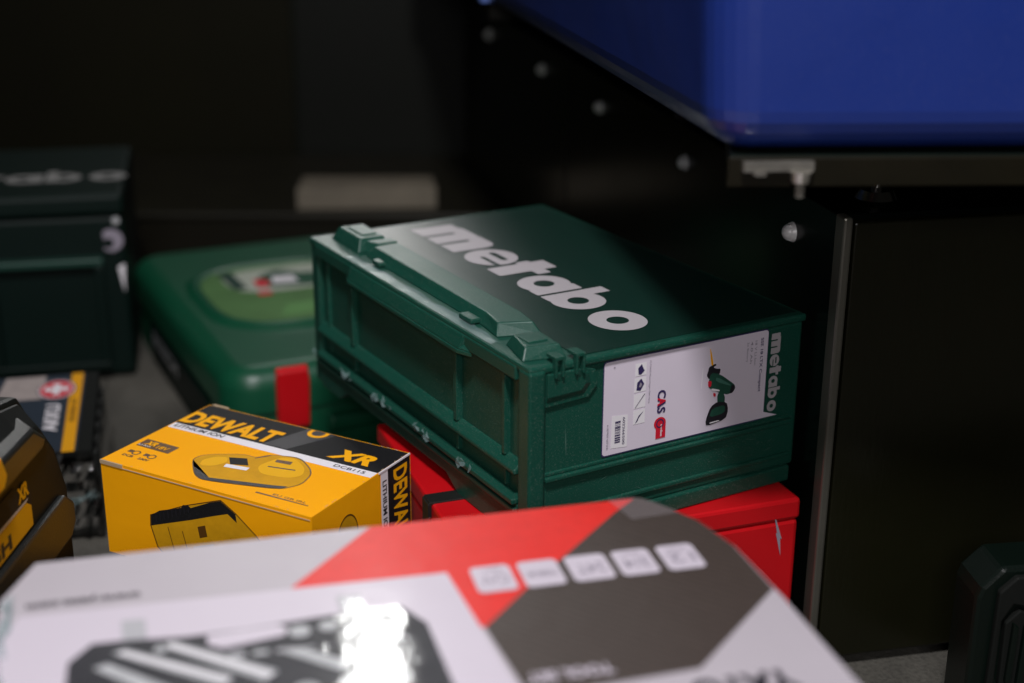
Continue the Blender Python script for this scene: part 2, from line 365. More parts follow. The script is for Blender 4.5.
    for hx in (.021, .040):
        c = MB(); c.box(hx, hx + .0022, -.0085, -.003, .134, .1500, GREEN).box(hx + .0065, hx + .0087, -.0085, -.003, .134, .1500, GREEN).box(hx, hx + .0087, -.0085, .006, .1485, .1515, GREEN).box(hx + .0022, hx + .0065, -.0060, -.004, .131, .1370, GDK); c.build('hook', t, .0006)
    # tape remains on the front rim and torn bits along the lower lip
    g = MB(); rnd = random.Random(3); vs = []; n = 22
    for i in range(n + 1):
        y = .345 - .285 * i / n
        vs += [(.0008 + rnd.uniform(0, .001), y, .1450 + rnd.uniform(0, .0006)), (.007, y, .1452 + rnd.uniform(0, .0014)), (.0125 + rnd.uniform(-.003, .002), y, .1450 + rnd.uniform(0, .0005))]
    g.add(vs, [(3*i, 3*i+3, 3*i+4, 3*i+1) for i in range(n)] + [(3*i+1, 3*i+4, 3*i+5, 3*i+2) for i in range(n)], TAPE); g.build('tape_strip', t)
    for k, (y, s_) in enumerate(((.415, 2), (.338, 3), (.330, 1), (.268, 3), (.252, 2), (.238, 1), (.180, 3), (.168, 2), (.160, 2), (.095, 3), (.084, 1))):
        g = MB(); crumple(g, [(-.0045, y + q * .0035, .0265) for q in range(s_ + 1)], .008, TAPE, .0022, 11 + k, 4); g.build('tape_scrap', t)
    # label
    lb = MB(); P = plane((0, -.0006, 0), (1, 0, 0), (0, 0, 1), .00025)
    def rr(x0, x1, y0, y1, r, n=5):
        o = []
        for cx, cy, a in ((x1 - r, y0 + r, -90), (x1 - r, y1 - r, 0), (x0 + r, y1 - r, 90), (x0 + r, y0 + r, 180)):
            for i in range(n + 1): q = R(a + 90 * i / n); o.append((cx + r * math.cos(q), cy + r * math.sin(q)))
        return o
    lb.flat([(p[0], p[1], 1) for p in rr(.0715, .2390, .0545, .1355, .003)], P, LABEL)
    lb.flat([(.236, .0545, 1.1), (.2545, .0545, 1.1), (.2390, .0600, 1.1)], P, LABEL)
    lb.flat([(p[0], p[1], .5) for p in rr(.0706, .2395, .0535, .1365, .003)], P, INKP)
    sdf_print(lb, logo_sdf, -.002, .376, -.004, .070, .0016, P, LOGO, 2, xf=lambda s, tt: (.2425 + tt * .205, .1310 - s * .194))
    for (x0, x1, z0, z1) in ((.1015, .1125, .1185, .1295), (.1010, .1125, .1045, .1170), (.1010, .1125, .0905, .1030), (.1010, .1125, .0765, .0888)): lb.flat([(x0, z0, 2), (x1, z0, 2), (x1, z1, 2), (x0, z1, 2)], P, WHITE)
    lb.flat([(.1045, .120, 3), (.1070, .1195, 3), (.1105, .1225, 3), (.1090, .1250, 3), (.1075, .1285, 3), (.1040, .1255, 3)], P, INKP)
    lb.flat([(.1030, .1065, 3), (.1070, .1055, 3), (.1105, .1110, 3), (.1075, .1160, 3), (.1035, .1130, 3)], P, INKP)
    lb.flat([(.1050, .1090, 4), (.1070, .1085, 4), (.1085, .1110, 4), (.1065, .1130, 4)], P, GREY)
    lb.flat([(.1020, .0915, 3), (.1028, .0912, 3), (.1120, .1020, 3), (.1112, .1025, 3)], P, GREY)
    lb.flat([(.1025, .0772, 3), (.1050, .0790, 3), (.1065, .0820, 3), (.1110, .0872, 3), (.1060, .0835, 3), (.1040, .0795, 3)], P, INKP)
    text(lb, 'CAS', P, .1245, .1020, .0205, .0085, INKP, .035, -90, 3)
    text(lb, 'A', P, .1245, .0955, .0072, .0085, REDINK, .035, -90, 3.6)
    sdf_print(lb, lambda x, y: np.minimum(np.hypot((x-.128)/1.1, y-.0725) - .0055, np.maximum(np.abs(x-.129)-.005, np.abs(y-.0655)-.0065)), .12, .137, .057, .08, .0006, P, REDINK, 3)
    text(lb, 'cordless', P, .1285, .0715, .011, .0022, WHITE, .02, -90, 4)
    sdf_print(lb, lambda x, y: np.abs(np.hypot(x-.128, y-.0725) - .0034) - .0005, .123, .133, .067, .078, .0004, P, INKP, 4)
    text(lb, 'SSE 18 LTX Compact', P, .2300, .1295, .049, .0038, INKP, .015, -90, 3)
    for k, s_ in enumerate(('18 V Li-Ion', '4.0 Ah', '2x Battery')): text(lb, s_, P, .2245 - .0045 * k, .1280, .022 - .002*k, .0024, GREY, .005, -90, 3)
    text(lb, 'D-72622 Nuertingen Germany', P, .1150, .1300, .037, .0020, GREY, .008, -90, 3)
    # barcode sticker
    lb.flat([(.0795, .0600, 2), (.0955, .0585, 2), (.0955, .0870, 2), (.0800, .0885, 2)], P, WHITE)
    rnd = random.Random(5); z = .064
    while z < .083:
        h_ = rnd.choice((.0004, .0008, .0012)); lb.flat([(.0830, z, 3), (.0885, z, 3), (.0885, z + h_, 3), (.0830, z + h_, 3)], P, INKP); z += h_ + rnd.choice((.0004, .0007, .001))
    text(lb, '602266500', P, .0905, .0855, .024, .0024, INKP, .005, -90, 3)
    text(lb, '4 007430 602266', P, .0750, .0820, .022, .0018, GREY, .005, -90, 3)
    text(lb, 'i', P, .0800, .1300, .002, .001, GREY, 0, 0, 3)
    # picture of the saw
    GI = mat('dark_green_ink', (.012, .07, .045), .5, var=.3, vscale=200); GI2 = mat('light_green_ink', (.05, .16, .12), .5, var=.2, vscale=300)
    def fl(pts, m, k=2): lb.flat([(a, b_, k) for a, b_ in soft(pts, 1)], P, m)
    fl([(.1765, .1290), (.1775, .1290), (.1815, .1140), (.1790, .1130)], YINK)
    fl([(.1765, .1130), (.1830, .1150), (.1845, .1135), (.1810, .1120), (.1850, .1100), (.1890, .1095), (.1885, .1050), (.1830, .1010), (.1770, .1020), (.1745, .1060), (.1760, .1100)], INK)
    fl([(.1790, .1075), (.1880, .1050), (.2040, .0930), (.2060, .0900), (.2020, .0850), (.1960, .0845), (.1780, .0930), (.1765, .0990)], GI, 2.6)
    fl([(.1850, .1030), (.2000, .0935), (.2010, .0915), (.1840, .0990)], GI2, 3.2); fl([(.2020, .0935), (.2062, .0895), (.2030, .0850), (.1995, .0850)], INK, 3.4)
    fl([(.1760, .1010), (.1800, .1000), (.1795, .0950), (.1765, .0950)], REDINK, 3.4); fl([(.1800, .0935), (.1890, .0905), (.1885, .0890), (.1800, .0915)], WHITE, 3.6)
    fl([(.1865, .0890), (.1950, .0860), (.1955, .0700), (.1880, .0700)], GI, 3.0); fl([(.1820, .0890), (.1850, .0880), (.1850, .0850), (.1828, .0855)], REDINK, 3.4)
    fl([(.1800, .0765), (.1870, .0800), (.1975, .0775), (.1995, .0700), (.1970, .0620), (.1765, .0595), (.1755, .0650)], INK, 3.2); fl([(.1820, .0750), (.1960, .0755), (.1955, .0680), (.1790, .0670)], GI, 3.6)
    fl([(.1800, .0625), (.1900, .0628), (.1900, .0618), (.1800, .0613)], WHITE, 3.9)
    fl([(.1700, .1130), (.1706, .1130), (.1700, .0950), (.1692, .0950)], WHITE, 2)
    lb.build('label', t)
metal_case_main()
def scuffs():
    bpy.context.view_layer.update(); t = bpy.data.objects['tool_case']; rnd = random.Random(21)
    SC = mat('scuffed_green', (.060, .125, .098), .6); SC2 = mat('lid_scuff', (.045, .070, .060), .6)
    def line(mb, P, x, y, a, ln, w, m):
        c, s_ = math.cos(a), math.sin(a); px, py = -s_ * w, c * w
        mb.flat([(x, y, 1), (x + c*ln*.5 + px, y + s_*ln*.5 + py, 1), (x + c*ln, y + s_*ln, 1), (x + c*ln*.5 - px, y + s_*ln*.5 - py, 1)], P, m)
    A = plane((0, -.0002, 0), (1, 0, 0), (0, 0, 1), .0002); b = MB()
    line(b, A, .036, .090, R(-88), .030, .0005, SC)
    for _ in range(16): line(b, A, rnd.uniform(.03, .26), rnd.choice((rnd.uniform(.018, .042), rnd.uniform(.085, .10) if False else rnd.uniform(.018, .040))), R(rnd.uniform(-35, 35)), rnd.uniform(.003, .014), .00022, SC)
    Bp = plane((.0072, 0, 0), (0, -1, 0), (0, 0, 1), .0002)
    line(b, Bp, -.310, .098, R(-20), .012, .0007, SC); line(b, Bp, -.300, .094, R(-14), .010, .0005, SC)
    for _ in range(16): line(b, Bp, -rnd.uniform(.05, .39), rnd.uniform(.065, .12), R(rnd.uniform(-50, 50)), rnd.uniform(.003, .012), .00022, SC)
    b2 = MB(); T = plane((0, 0, .1453), (1, 0, 0), (0, 1, 0), .00025)
    for _ in range(26): line(b2, T, rnd.uniform(.055, .26), rnd.uniform(.02, .41), R(rnd.uniform(0, 180)), rnd.uniform(.003, .018), .00020, SC2)
    # marks belong to the surfaces they are on
    for part, mb_ in (('body', b), ('lid_panel', b2)):
        o = [c for c in t.children if c.name.split('.')[0] == part][0]; me = o.data; base = len(me.materials)
        for m in mb_.mats: me.materials.append(m)
        bm = bmesh.new(); bm.from_mesh(me); vs = [bm.verts.new(v) for v in mb_.v]
        for f, mi_ in zip(mb_.f, mb_.m): nf = bm.faces.new([vs[k] for k in f]); nf.material_index = base + mi_
        bm.to_mesh(me); bm.free()
scuffs()

# ------------------------------------------------------------- red case under it
def red_case():
    t = thing('red_case', 'bright red plastic case lying under the large green tool case', 'tool case', (-.036, 1.018, FZ), 19.8)
    H = .1678
    b = MB(); b.box(0, .306, 0, .28, 0, H - .020, RED); b.build('body', t, .004)
    b = MB(); b.box(-.001, .3065, -.001, .281, H - .0195, H, RED); b.build('lid', t, .003)
    b = MB(); b.box(-.003, .060, .092, .110, H - .001, H + .0016, BLK); b.box(-.0045, -.001, .092, .110, H - .060, H, BLK); b.build('strap', t, .0006)
    b = MB(); b.prism([(.140, -.008), (.172, -.010), (.184, -.001), (.184, .022), (.140, .022)], H - .004, H + .006, 'z', BLK2); b.box(.146, .160, -.0115, -.001, H - .030, H - .003, BLK); b.build('latch', t, .002)
    # white flash mark
    b = MB(); P = plane((0, -.0004, 0), (1, 0, 0), (0, 0, 1), .0003)
    b.flat([(.2800, .160, 1), (.2850, .137, 1), (.2838, .1375, 1), (.2900, .114, 1), (.2885, .1315, 1), (.2900, .131, 1)], P, GREY)
    b.build('flash_mark', t); b = MB(); P2 = plane((-.0004, 0, 0), (0, -1, 0), (0, 0, 1), .0003)
    text(b, 'PACK', P2, -.262, .112, .080, .026, WHITE, .02, 0, 1, .2); b.build('lettering', t)
red_case()

# ------------------------------------------------------------- yellow charger carton
def charger_box():
    t = thing('charger_box', 'yellow and black cardboard charger box standing in front of the green case', 'carton', (-.421 * .84, 1.331 * .84, FZ * .84), -28.9); t.scale = (.84, .84, .84)
    L, W, H = .267, .170, .1055
    b = MB(); b.box(0, L, 0, W, 0, H, YEL)
    T = plane((0, 0, H), (1, 0, 0), (0, 1, 0), .00022)
    def fl(P, pts, m, k=1): b.flat([(x, y, k) for x, y in pts], P, m)
    e = .0012
    fl(T, [(e, .112), (L - e, .112), (L - e, W - e), (e, W - e)], CBLK); fl(T, [(e, .099), (L - e, .099), (L - e, .112), (e, .112)], WHITE)
    fl(T, [(.120, .1135), (.150, .1135), (.176, W - e), (.138, W - e)], INK, 1.8)
    text(b, 'DEWALT', T, .001, .116, .124, .031, YINK, .045, 0, 2.6)
    text(b, 'LITHIUM ION', T, .006, .1030, .066, .0070, INK, .02, 0, 2.4, .15)
    text(b, 'XR', T, .197, .119, .052, .024, YINK, .05, 0, 2.6, .25)
    text(b, 'DCB115', T, .217, .1030, .038, .0055, INK, .01, 0, 2.4)
    sdf_print(b, lambda x, y: np.maximum(np.abs(np.hypot(x - .155, y - .164) - .010) - .0024, y - .1685), .14, .168, .145, .1685, .0007, T, YINK, 2.8)
    # XR 18V badge and pictograms
    fl(T, [(.0065, .045), (.051, .044), (.051, .062), (.0065, .063)], BRN)
    text(b, 'XR', T, .012, .0505, .015, .009, YINK, .05, 0, 2.4, .2); text(b, '18V', T, .030, .0480, .015, .0072, YINK, .02, 0, 2.4); text(b, 'Li-Ion', T, .008, .0465, .016, .0035, WHITE, .01, 0, 2.6)
    rnd = random.Random(2)
    for k in range(2):
        x = .008 + .021 * k
        sdf_print(b, lambda X, Y: np.minimum(np.abs(np.hypot(X - x - .013, Y - .030) - .0042) - .0008, np.maximum(np.abs(X - x - .005) - .003, np.abs(Y - .031) - .0028)), x - .001, x + .019, .024, .036, .0005, T, BRN, 1)
        text(b, ('DCB', '230V')[k], T, x + .003, .0185, .014, .0045, BRN, .04, 0, 1)
    # charger picture on the top
    out = [(.083, .046), (.084, .058), (.095, .068), (.121, .082), (.136, .081), (.145, .094), (.175, .103), (.200, .087), (.210, .075), (.215, .053), (.205, .036), (.190, .030), (.124, .013), (.108, .020)]
    cx, cy = .15, .055
    out = soft(out); fl(T, [(cx + (x - cx) * 1.02, cy + (y - cy) * 1.035) for x, y in out], BRN, 1); fl(T, out, YDK, 1.6)
    fl(T, [(.083, .046), (.094, .034), (.126, .020), (.192, .037), (.207, .042), (.205, .036), (.190, .030), (.124, .013), (.108, .020)], INK, 2.2)
    fl(T, [(.112, .068), (.130, .075), (.142, .062), (.124, .055)], CBLK, 2.2); fl(T, [(.120, .054), (.147, .058), (.148, .051), (.122, .047)], WHITE, 2.6)
    fl(T, [(.160, .071), (.190, .077), (.191, .075), (.161, .069)], INK, 2.4); fl(T, [(.158, .088), (.176, .091), (.178, .084), (.160, .082)], BRN, 2.2)
    fl(T, [(.145, .0935), (.136, .080), (.137, .0785), (.1475, .0925)], BRN, 2.4); fl(T, [(.187, .016), (.250, .017), (.250, .0185), (.187, .0185)], BRN, 1)
    fl(T, soft([(.092, .050), (.098, .062), (.110, .068), (.118, .058), (.112, .044), (.098, .038)]), mat('ochre_light', (.80, .42, .008), .65, spec=.15), 1.9)
    fl(T, soft([(.150, .066), (.158, .094), (.174, .099), (.196, .085), (.204, .070), (.196, .058), (.165, .052)]), MATS['ochre_light'], 1.9)
    text(b, 'EU GB IRL', T, .205, .0200, .040, .0035, BRN, .01, 0, 1)
    # front face picture
    Fp = plane((0, 0, 0), (1, 0, 0), (0, 0, 1), .00022)
    fo = [(.064, .058), (.110, .079), (.143, .091), (.157, .096), (.175, .086), (.199, .068), (.225, .038), (.215, .012), (.150, .004), (.088, .008), (.070, .024), (.063, .046)]
    fl(Fp, [(.144 + (x - .144) * 1.02, .05 + (y - .05) * 1.03) for x, y in fo], BRN, 1); fl(Fp, fo, YDK, 1.6)
    fl(Fp, [(.063, .046), (.064, .058), (.070, .062), (.076, .066), (.105, .076), (.108, .080), (.115, .081), (.118, .079), (.143, .091), (.157, .096), (.175, .086), (.176, .077), (.165, .084), (.146, .077), (.118, .066)], CBLK, 2.2)
    for k in range(9): x = .070 + k * .0055; fl(Fp, [(x, .052 + k*.0026), (x + .0012, .0525 + k*.0026), (x + .0012, .061 + k*.0026), (x, .0605 + k*.0026)], INK, 2.7)
    fl(Fp, [(.125, .060), (.135, .064), (.137, .052), (.127, .048)], BRN, 2.2); fl(Fp, [(.118, .036), (.145, .046), (.143, .038), (.116, .030)], FS, 2.4)
    for x in (.085, .104): fl(Fp, [(x, .050), (x + .001, .050), (x + .009, .018), (x + .008, .018)], BRN, 2.2)
    # end face
    E = plane((L, 0, 0), (0, 1, 0), (0, 0, 1), .00022)
    fl(E, [(.115, e), (.128, e), (.128, H - e), (.115, H - e)], WHITE); fl(E, [(.128, e), (W - e, e), (W - e, H - e), (.128, H - e)], CBLK)
    text(b, 'DEWALT', E, .1375, .099, .088, .0255, YINK, .03, -90, 2.2); text(b, 'LITHIUM ION', E, .1178, .094, .060, .0075, INK, .02, -90, 2.2)
    sdf_print(b, lambda x, y: np.hypot((x - .056) / 1.0, (y - .060) / 1.35) - .017, .03, .08, .03, .09, .0012, E, YDK, 1)
    sdf_print(b, lambda x, y: np.abs(np.hypot((x - .056) / 1.0, (y - .060) / 1.35) - .017) - .0006, .03, .08, .03, .09, .0008, E, BRN, 2)
    rnd = random.Random(31); WE = mat('worn_card', (.62, .50, .34), .8)
    for _ in range(46):
        u = rnd.uniform(0, 1); ln = rnd.uniform(.0015, .007); w_ = rnd.uniform(.0004, .0011); k = rnd.randrange(4)
        if k == 0: x = u * (L - .01); fl(T, [(x + .001, .0010), (x + ln, .0010), (x + ln * .6, .0010 + w_)], WE, 3)
        elif k == 1: y = u * (W - .01); fl(T, [(L - .0012, y), (L - .0012, y + ln), (L - .0012 - w_, y + ln * .5)], WE, 3)
        elif k == 2: x = u * (L - .01); fl(T, [(x + .001, W - .0012), (x + ln * .6, W - .0012 - w_), (x + ln, W - .0012)], WE, 3)
        else: z = u * (H - .01); fl(E, [(W - .0012, z), (W - .0012, z + ln), (W - .0012 - w_, z + ln * .5)], WE, 3)
    b.build('carton', t, .0016)
    # loose top flap lines and the small lifted tuck tab at the back corner
    f = MB(); f.box(.0005, L - .002, -.0007, .0006, H - .0042, H - .0034, KRAFT); f.box(.0, .030, -.0012, .0004, H - .0038, H + .0003, KRAFT); f.box(L - .0004, L + .0008, .112, W - .001, H - .0012, H + .0006, WHITE); f.build('flap_edge', t)
    f = MB(); f.prism([(.004, W - .001), (.028, W - .001), (.026, W + .002), (.006, W + .002)], H - .004, H + .0012, 'z', KRAFT); f.build('tuck_tab', t)
charger_box()
def low_carton():
    t = thing('flat_black_carton', 'flat black carton on the floor carrying the yellow charger box', 'carton', (-.421 * .84, 1.331 * .84, FZ), -28.9)
    b = MB(); b.box(.008, .216, .006, .135, 0, -FZ * .16 - .0006, CBLK); b.build('carton', t, .002)
    b = MB(); b.box(.100, .124, .0052, .1358, .001, -FZ * .16 - .0002, KRAFT); b.build('packing_tape', t)
low_carton()

# ------------------------------------------------------------- foreground tool set carton
def set_box():
    t = thing('tool_set_box', 'large red, white and dark cardboard tool set box in the foreground', 'carton', (.0889, .8875, FZ), 14.2)
    H = -.43 - FZ
    out = [(-.398, .0), (-.200, .0005), (.001, .0008), (.012, -.014), (.027, -.041), (.0365, -.080), (.040, -.150), (.0425, -.34), (-.415, -.34), (-.4155, -.044)]
    b = MB(); n = len(out)
    low = [(max(-.412, min(.040, x)), min(y, .0)) for x, y in out]
    b.prism(low, 0, H - .0006, 'z', FW, top=out)
    T = plane((0, 0, H), (1, 0, 0), (0, 1, 0), .0003)
    def fl(pts, m, k=1): b.flat([(x, y, k) for x, y in pts], T, m)
    fl([(-.3975, -.001), (-.200, .000), (.000, .000), (.011, -.0145), (.0262, -.0415), (.0357, -.0805), (.039, -.150), (.0415, -.339), (-.414, -.339), (-.4145, -.044)], FW, .2)
    fl([(-.187, .0), (-.0045, -.0005), (-.0245, -.018), (-.1110, -.1065), (-.1425, -.141), (-.246, -.069)], FR_, 1)
    fl([(-.0045, -.0005), (.0000, -.0005), (.0108, -.0148), (.0260, -.0417), (.0354, -.0805), (.0378, -.138), (-.038, -.211), (-.135, -.216), (-.1425, -.141), (-.1110, -.1065), (-.0245, -.018)], FD, 1.02)
    fl([(-.403, -.067), (-.151, -.073), (-.1395, -.200), (-.139, -.30), (-.4135, -.30), (-.413, -.10)], FP, 2)
    # wrapped tool case picture
    fl([(-.374, -.150), (-.3735, -.125), (-.361, -.1075), (-.346, -.108), (-.310, -.1120), (-.277, -.1115), (-.216, -.1065), (-.186, -.1060), (-.174, -.1290), (-.172, -.192), (-.172, -.26), (-.374, -.26)], FC, 3)
    fl([(-.3455, -.0855), (-.332, -.0865), (-.331, -.109), (-.3445, -.108)], FG_, 3); fl([(-.2215, -.086), (-.206, -.088), (-.2065, -.107), (-.2205, -.1062)], FG_, 3)
    fl([(-.298, -.114), (-.258, -.1115), (-.252, -.1175), (-.256, -.1240), (-.290, -.1300), (-.298, -.1240)], FP, 4)
    for q in ([(-.350, -.121), (-.343, -.118), (-.286, -.160), (-.292, -.168)], [(-.324, -.119), (-.317, -.116), (-.262, -.160), (-.270, -.168)], [(-.258, -.141), (-.250, -.138), (-.222, -.160), (-.228, -.168)], [(-.360, -.134), (-.352, -.131), (-.318, -.164), (-.326, -.170)]): fl(q, FS, 4)
    for cx, cy, r in ((-.2465, -.1215, .0062), (-.2300, -.1195, .0055), (-.3235, -.1225, .004)):
        sdf_print(b, lambda x, y: np.hypot(x - cx, y - cy) - r, cx - .009, cx + .009, cy - .009, cy + .009, .001, T, FS, 4)
    rnd = random.Random(8)
    for i in range(9): fl([(-.300 + .013*i, -.134 - .0012*i), (-.2915 + .013*i, -.1345 - .0012*i), (-.2915 + .013*i, -.141), (-.300 + .013*i, -.141)], (FS, FG_)[i % 2], 3.6)
    for i in range(7): cx, cy = -.345 + .024*i, -.182; sdf_print(b, lambda x, y: np.hypot(x - cx, y - cy) - .007, cx - .009, cx + .009, cy - .009, cy + .009, .001, T, FS, 4)
    fl([(-.372, -.1465), (-.174, -.1300), (-.174, -.1318), (-.372, -.149)], INK, 3.4)
    for q in ([(-.347, -.1215), (-.344, -.1205), (-.288, -.1625), (-.290, -.1640)], [(-.321, -.1195), (-.318, -.1185), (-.265, -.1625), (-.267, -.1640)]): fl(q, WHITE, 4.6)
    # row of pictogram squares, printed upside down seen from here
    sq = ((-.1370, -.1120), (-.1070, -.0815), (-.0765, -.0500), (-.0455, -.0210), (-.0155, .0090))
    for i, (x0, x1) in enumerate(sq):
        y1, y0 = -.0715, -.1035
        sdf_print(b, lambda x, y: np.hypot(np.maximum(np.abs(x - (x0 + x1) / 2) - (x1 - x0) / 2 + .004, 0), np.maximum(np.abs(y - (y0 + y1) / 2) - (y1 - y0) / 2 + .004, 0)) - .004, x0 - .001, x1 + .001, y0 - .001, y1 + .001, .001, T, FP, 3)
        s_ = ('CrV', 'PREMIUM', '24T', '3/4', '12')[i]; hh = .006 if i == 1 else .012
        text(b, s_, T, x1 - .0035, -.088 + hh * .4, (x1 - x0) - .008, hh, GREY, .01, 180, 4)
        if i in (3, 4, 0): text(b, ('SET', '', '', 'DRIVE', 'PCS')[i], T, x1 - .006, -.0755, (x1 - x0) - .013, .003, GREY, .0, 180, 4)
    text(b, 'www.yato.com', T, -.334, -.0505, .066, .0090, INK, .02, 180, 3)
    text(b, 'TOOL SET', T, -.084, -.194, .048, .010, FP, .03, 180, 3)
    fl([(-.135, -.216), (-.038, -.211), (-.02, -.200), (.0395, -.205), (.0405, -.26), (-.13, -.26)], FW, 2.5)
    text(b, 'YATO', T, .010, -.222, .060, .020, INK, .05, 180, 4)
    # strip of clear tape over the back edge
    fl([(-.024, -.0008), (-.0052, -.0012), (.005, -.010), (.0175, -.030), (-.017, -.033)], CLEART, 6)
    o = b.build('carton', t, .0016, 2)
    # crumpled film gathered at the left corner
    f = MB(); crumple(f, [(-.412, -.050 - .010 * i, H + .002) for i in range(12)], .006, TAPE, .006, 4, 5); f.build('film_gather', t)
set_box()

# ------------------------------------------------------------- black and yellow case at left
def black_case():
    t = thing('black_tool_case', 'black tool case with yellow latch and yellow lettered panel at the left', 'tool case', (-.368, 1.105, FZ), -2.4)
    H = .292
    b = MB(); prof = [(0, 0), (0, .200), (-.018, .246), (-.048, .284), (-.085, H), (-.36, H), (-.36, 0)]
    b.prism(prof, -.200, -.026, 'x', BLK2); b.build('body', t, .004)
    b = MB(); side = [(-.004, .004), (-.004, .196), (-.022, .243), (-.052, .281), (-.088, .289), (-.36, .289), (-.36, .004)]
    side2 = [(-.016, .010), (-.016, .190), (-.034, .232), (-.060, .262), (-.095, .268), (-.36, .268), (-.36, .010)]
    b.prism(side, -.026, -.006, 'x', BLK2, top=side2); b.prism([(-.36, .150), (-.030, .150), (-.018, .160), (-.018, .178), (-.036, .192), (-.36, .192)], -.008, .0, 'x', BLK); b.build('side_shell', t, .003)
    b = MB(); b.prism([(-.30, .243), (-.058, .243), (-.046, .252), (-.072, .278), (-.30, .280)], -.020, -.002, 'x', BLK, top=[(-.30, .247), (-.066, .247), (-.058, .254), (-.082, .270), (-.30, .272)]); b.build('lid_shoulder', t, .003)
    b = MB(); b.prism([(-.30, .258), (-.160, .256), (-.152, .264), (-.160, .282), (-.30, .286)], -.014, .004, 'x', YPL); b.build('latch', t, .002)
    b = MB(); P = plane((-.0055, 0, 0), (0, 1, 0), (0, 0, 1), .0003)
    def fl(p, m, k=1): b.flat([(x, z, k) for x, z in p], P, m)
    fl([(-.32, .194), (-.095, .194), (-.093, .224), (-.125, .240), (-.32, .240)], CBLK, .5)
    fl([(-.32, .195), (-.096, .195), (-.096, .212), (-.105, .218), (-.32, .218)], YPL, 1.2)
    fl([(-.200, .2185), (-.105, .2185), (-.100, .2205), (-.200, .2215)], FS, 1.5)
    text(b, 'XR', P, -.120, .2230, .022, .0130, YINK, .05, 0, 2); text(b, 'TOUGH', P, -.250, .1975, .110, .0125, INK, .04, 0, 2)
    fl([(-.30, .217), (-.215, .2165), (-.215, .231), (-.30, .233)], YPL, 1.5)
    b.build('lettered_panel', t)
black_case()

# ------------------------------------------------------------- shrink wrapped box with cross emblem
def emblem_box():
    t = thing('wrapped_box', 'black shrink-wrapped box with a red oval white-cross emblem and yellow strip', 'box', (-.452, 1.362, FZ), 13.5)
    H = .100
    b = MB(); b.box(-.26, .012, 0, .24, 0, H, BLK2)
    for k in range(6): y = .018 + .037 * k; b.box(.0115, .0165, y, y + .016, .012, H - .012, BLK)
    T = plane((0, 0, H), (1, 0, 0), (0, 1, 0), .0003)
    def fl(p, m, k=1): b.flat([(x, y, k) for x, y in p], T, m)
    NAVY = mat('navy_print', (.020, .030, .045), .4, var=.3); PINK = mat('beige_print', (.36, .31, .29), .5, var=.35, vscale=70); TEAL = mat('teal_print', (.06, .12, .12), .5, var=.3)
    fl([(-.255, .004), (-.003, .004), (-.003, .236), (-.255, .236)], NAVY); fl([(-.0185, .001), (-.0055, .001), (-.0055, .237), (-.0185, .237)], YPL, 2)
    fl([(-.100, .160), (-.048, .160), (-.048, .234), (-.093, .234)], PINK, 2); fl([(-.130, .150), (-.108, .150), (-.104, .234), (-.122, .234)], TEAL, 2); fl([(-.155, .150), (-.135, .150), (-.127, .234), (-.145, .234)], TEAL, 2)
    sdf_print(b, lambda x, y: np.hypot((x + .112), (y - .150) / 1.6) - .018, -.14, -.08, .11, .19, .0016, T, PINK, 2.6)
    e = lambda k: (lambda x, y: np.hypot((x + .0335) / 1.0, (y - .186) / 1.45) - .0195 * k)
    sdf_print(b, e(1.12), -.06, -.008, .14, .23, .001, T, INK, 3); sdf_print(b, e(1.04), -.06, -.008, .14, .23, .001, T, WHITE, 3.6); sdf_print(b, e(.96), -.06, -.008, .14, .23, .001, T, REDINK, 4.2)
    fl([(-.0375, .169), (-.0295, .169), (-.0295, .203), (-.0375, .203)], WHITE, 5); fl([(-.0470, .1795), (-.0378, .1795), (-.0378, .1925), (-.0470, .1925)], WHITE, 5); fl([(-.0292, .1795), (-.0200, .1795), (-.0200, .1925), (-.0292, .1925)], WHITE, 5)
    text(b, 'AKKU', T, -.0260, .060, .080, .016, WHITE, .03, 90, 3)
    text(b, 'BOHRER SET', T, -.0090, .085, .070, .0060, BRN, .02, 90, 3)
    b.build('box', t, .003)
    # shrink film with gathered glossy folds on the front corner
    f = MB(); rnd = random.Random(12); vs = []; fs = []; nx, nz = 16, 9
    for i in range(nx + 1):
        for j in range(nz + 1):
            x = -.075 + .094 * i / nx; z = .004 + (H - .004) * j / nz
            vs.append((x, -.003 - abs(rnd.gauss(0, .0022)), z))
    for i in range(nx):
        for j in range(nz): a = i*(nz+1)+j; fs.append((a, a+nz+1, a+nz+2, a+1))
    f.add(vs, fs, FILM)
    vs = []; fs = []; ny = 20
    for i in range(ny + 1):
        for j in range(4): vs.append((.019 + abs(rnd.gauss(0, .0015)), -.003 + .24 * i / ny, .004 + (H - .002) * j / 3))
    for i in range(ny):
        for j in range(3): a = i*4+j; fs.append((a, a+4, a+5, a+1))
    f.add(vs, fs, FILM); f.build('shrink_film', t)
    f = MB(); crumple(f, [(-.03 + .006 * i, -.006, .040 + .0015 * i) for i in range(9)], .006, TAPE, .003, 5, 4); crumple(f, [(.006 + .003*i, -.006, .030 + .006*i) for i in range(6)], .012, FILM, .004, 6, 4); crumple(f, [(-.010 + .005*i, -.006, .084) for i in range(6)], .009, FILM, .003, 8, 4); f.build('film_fold', t)
emblem_box()

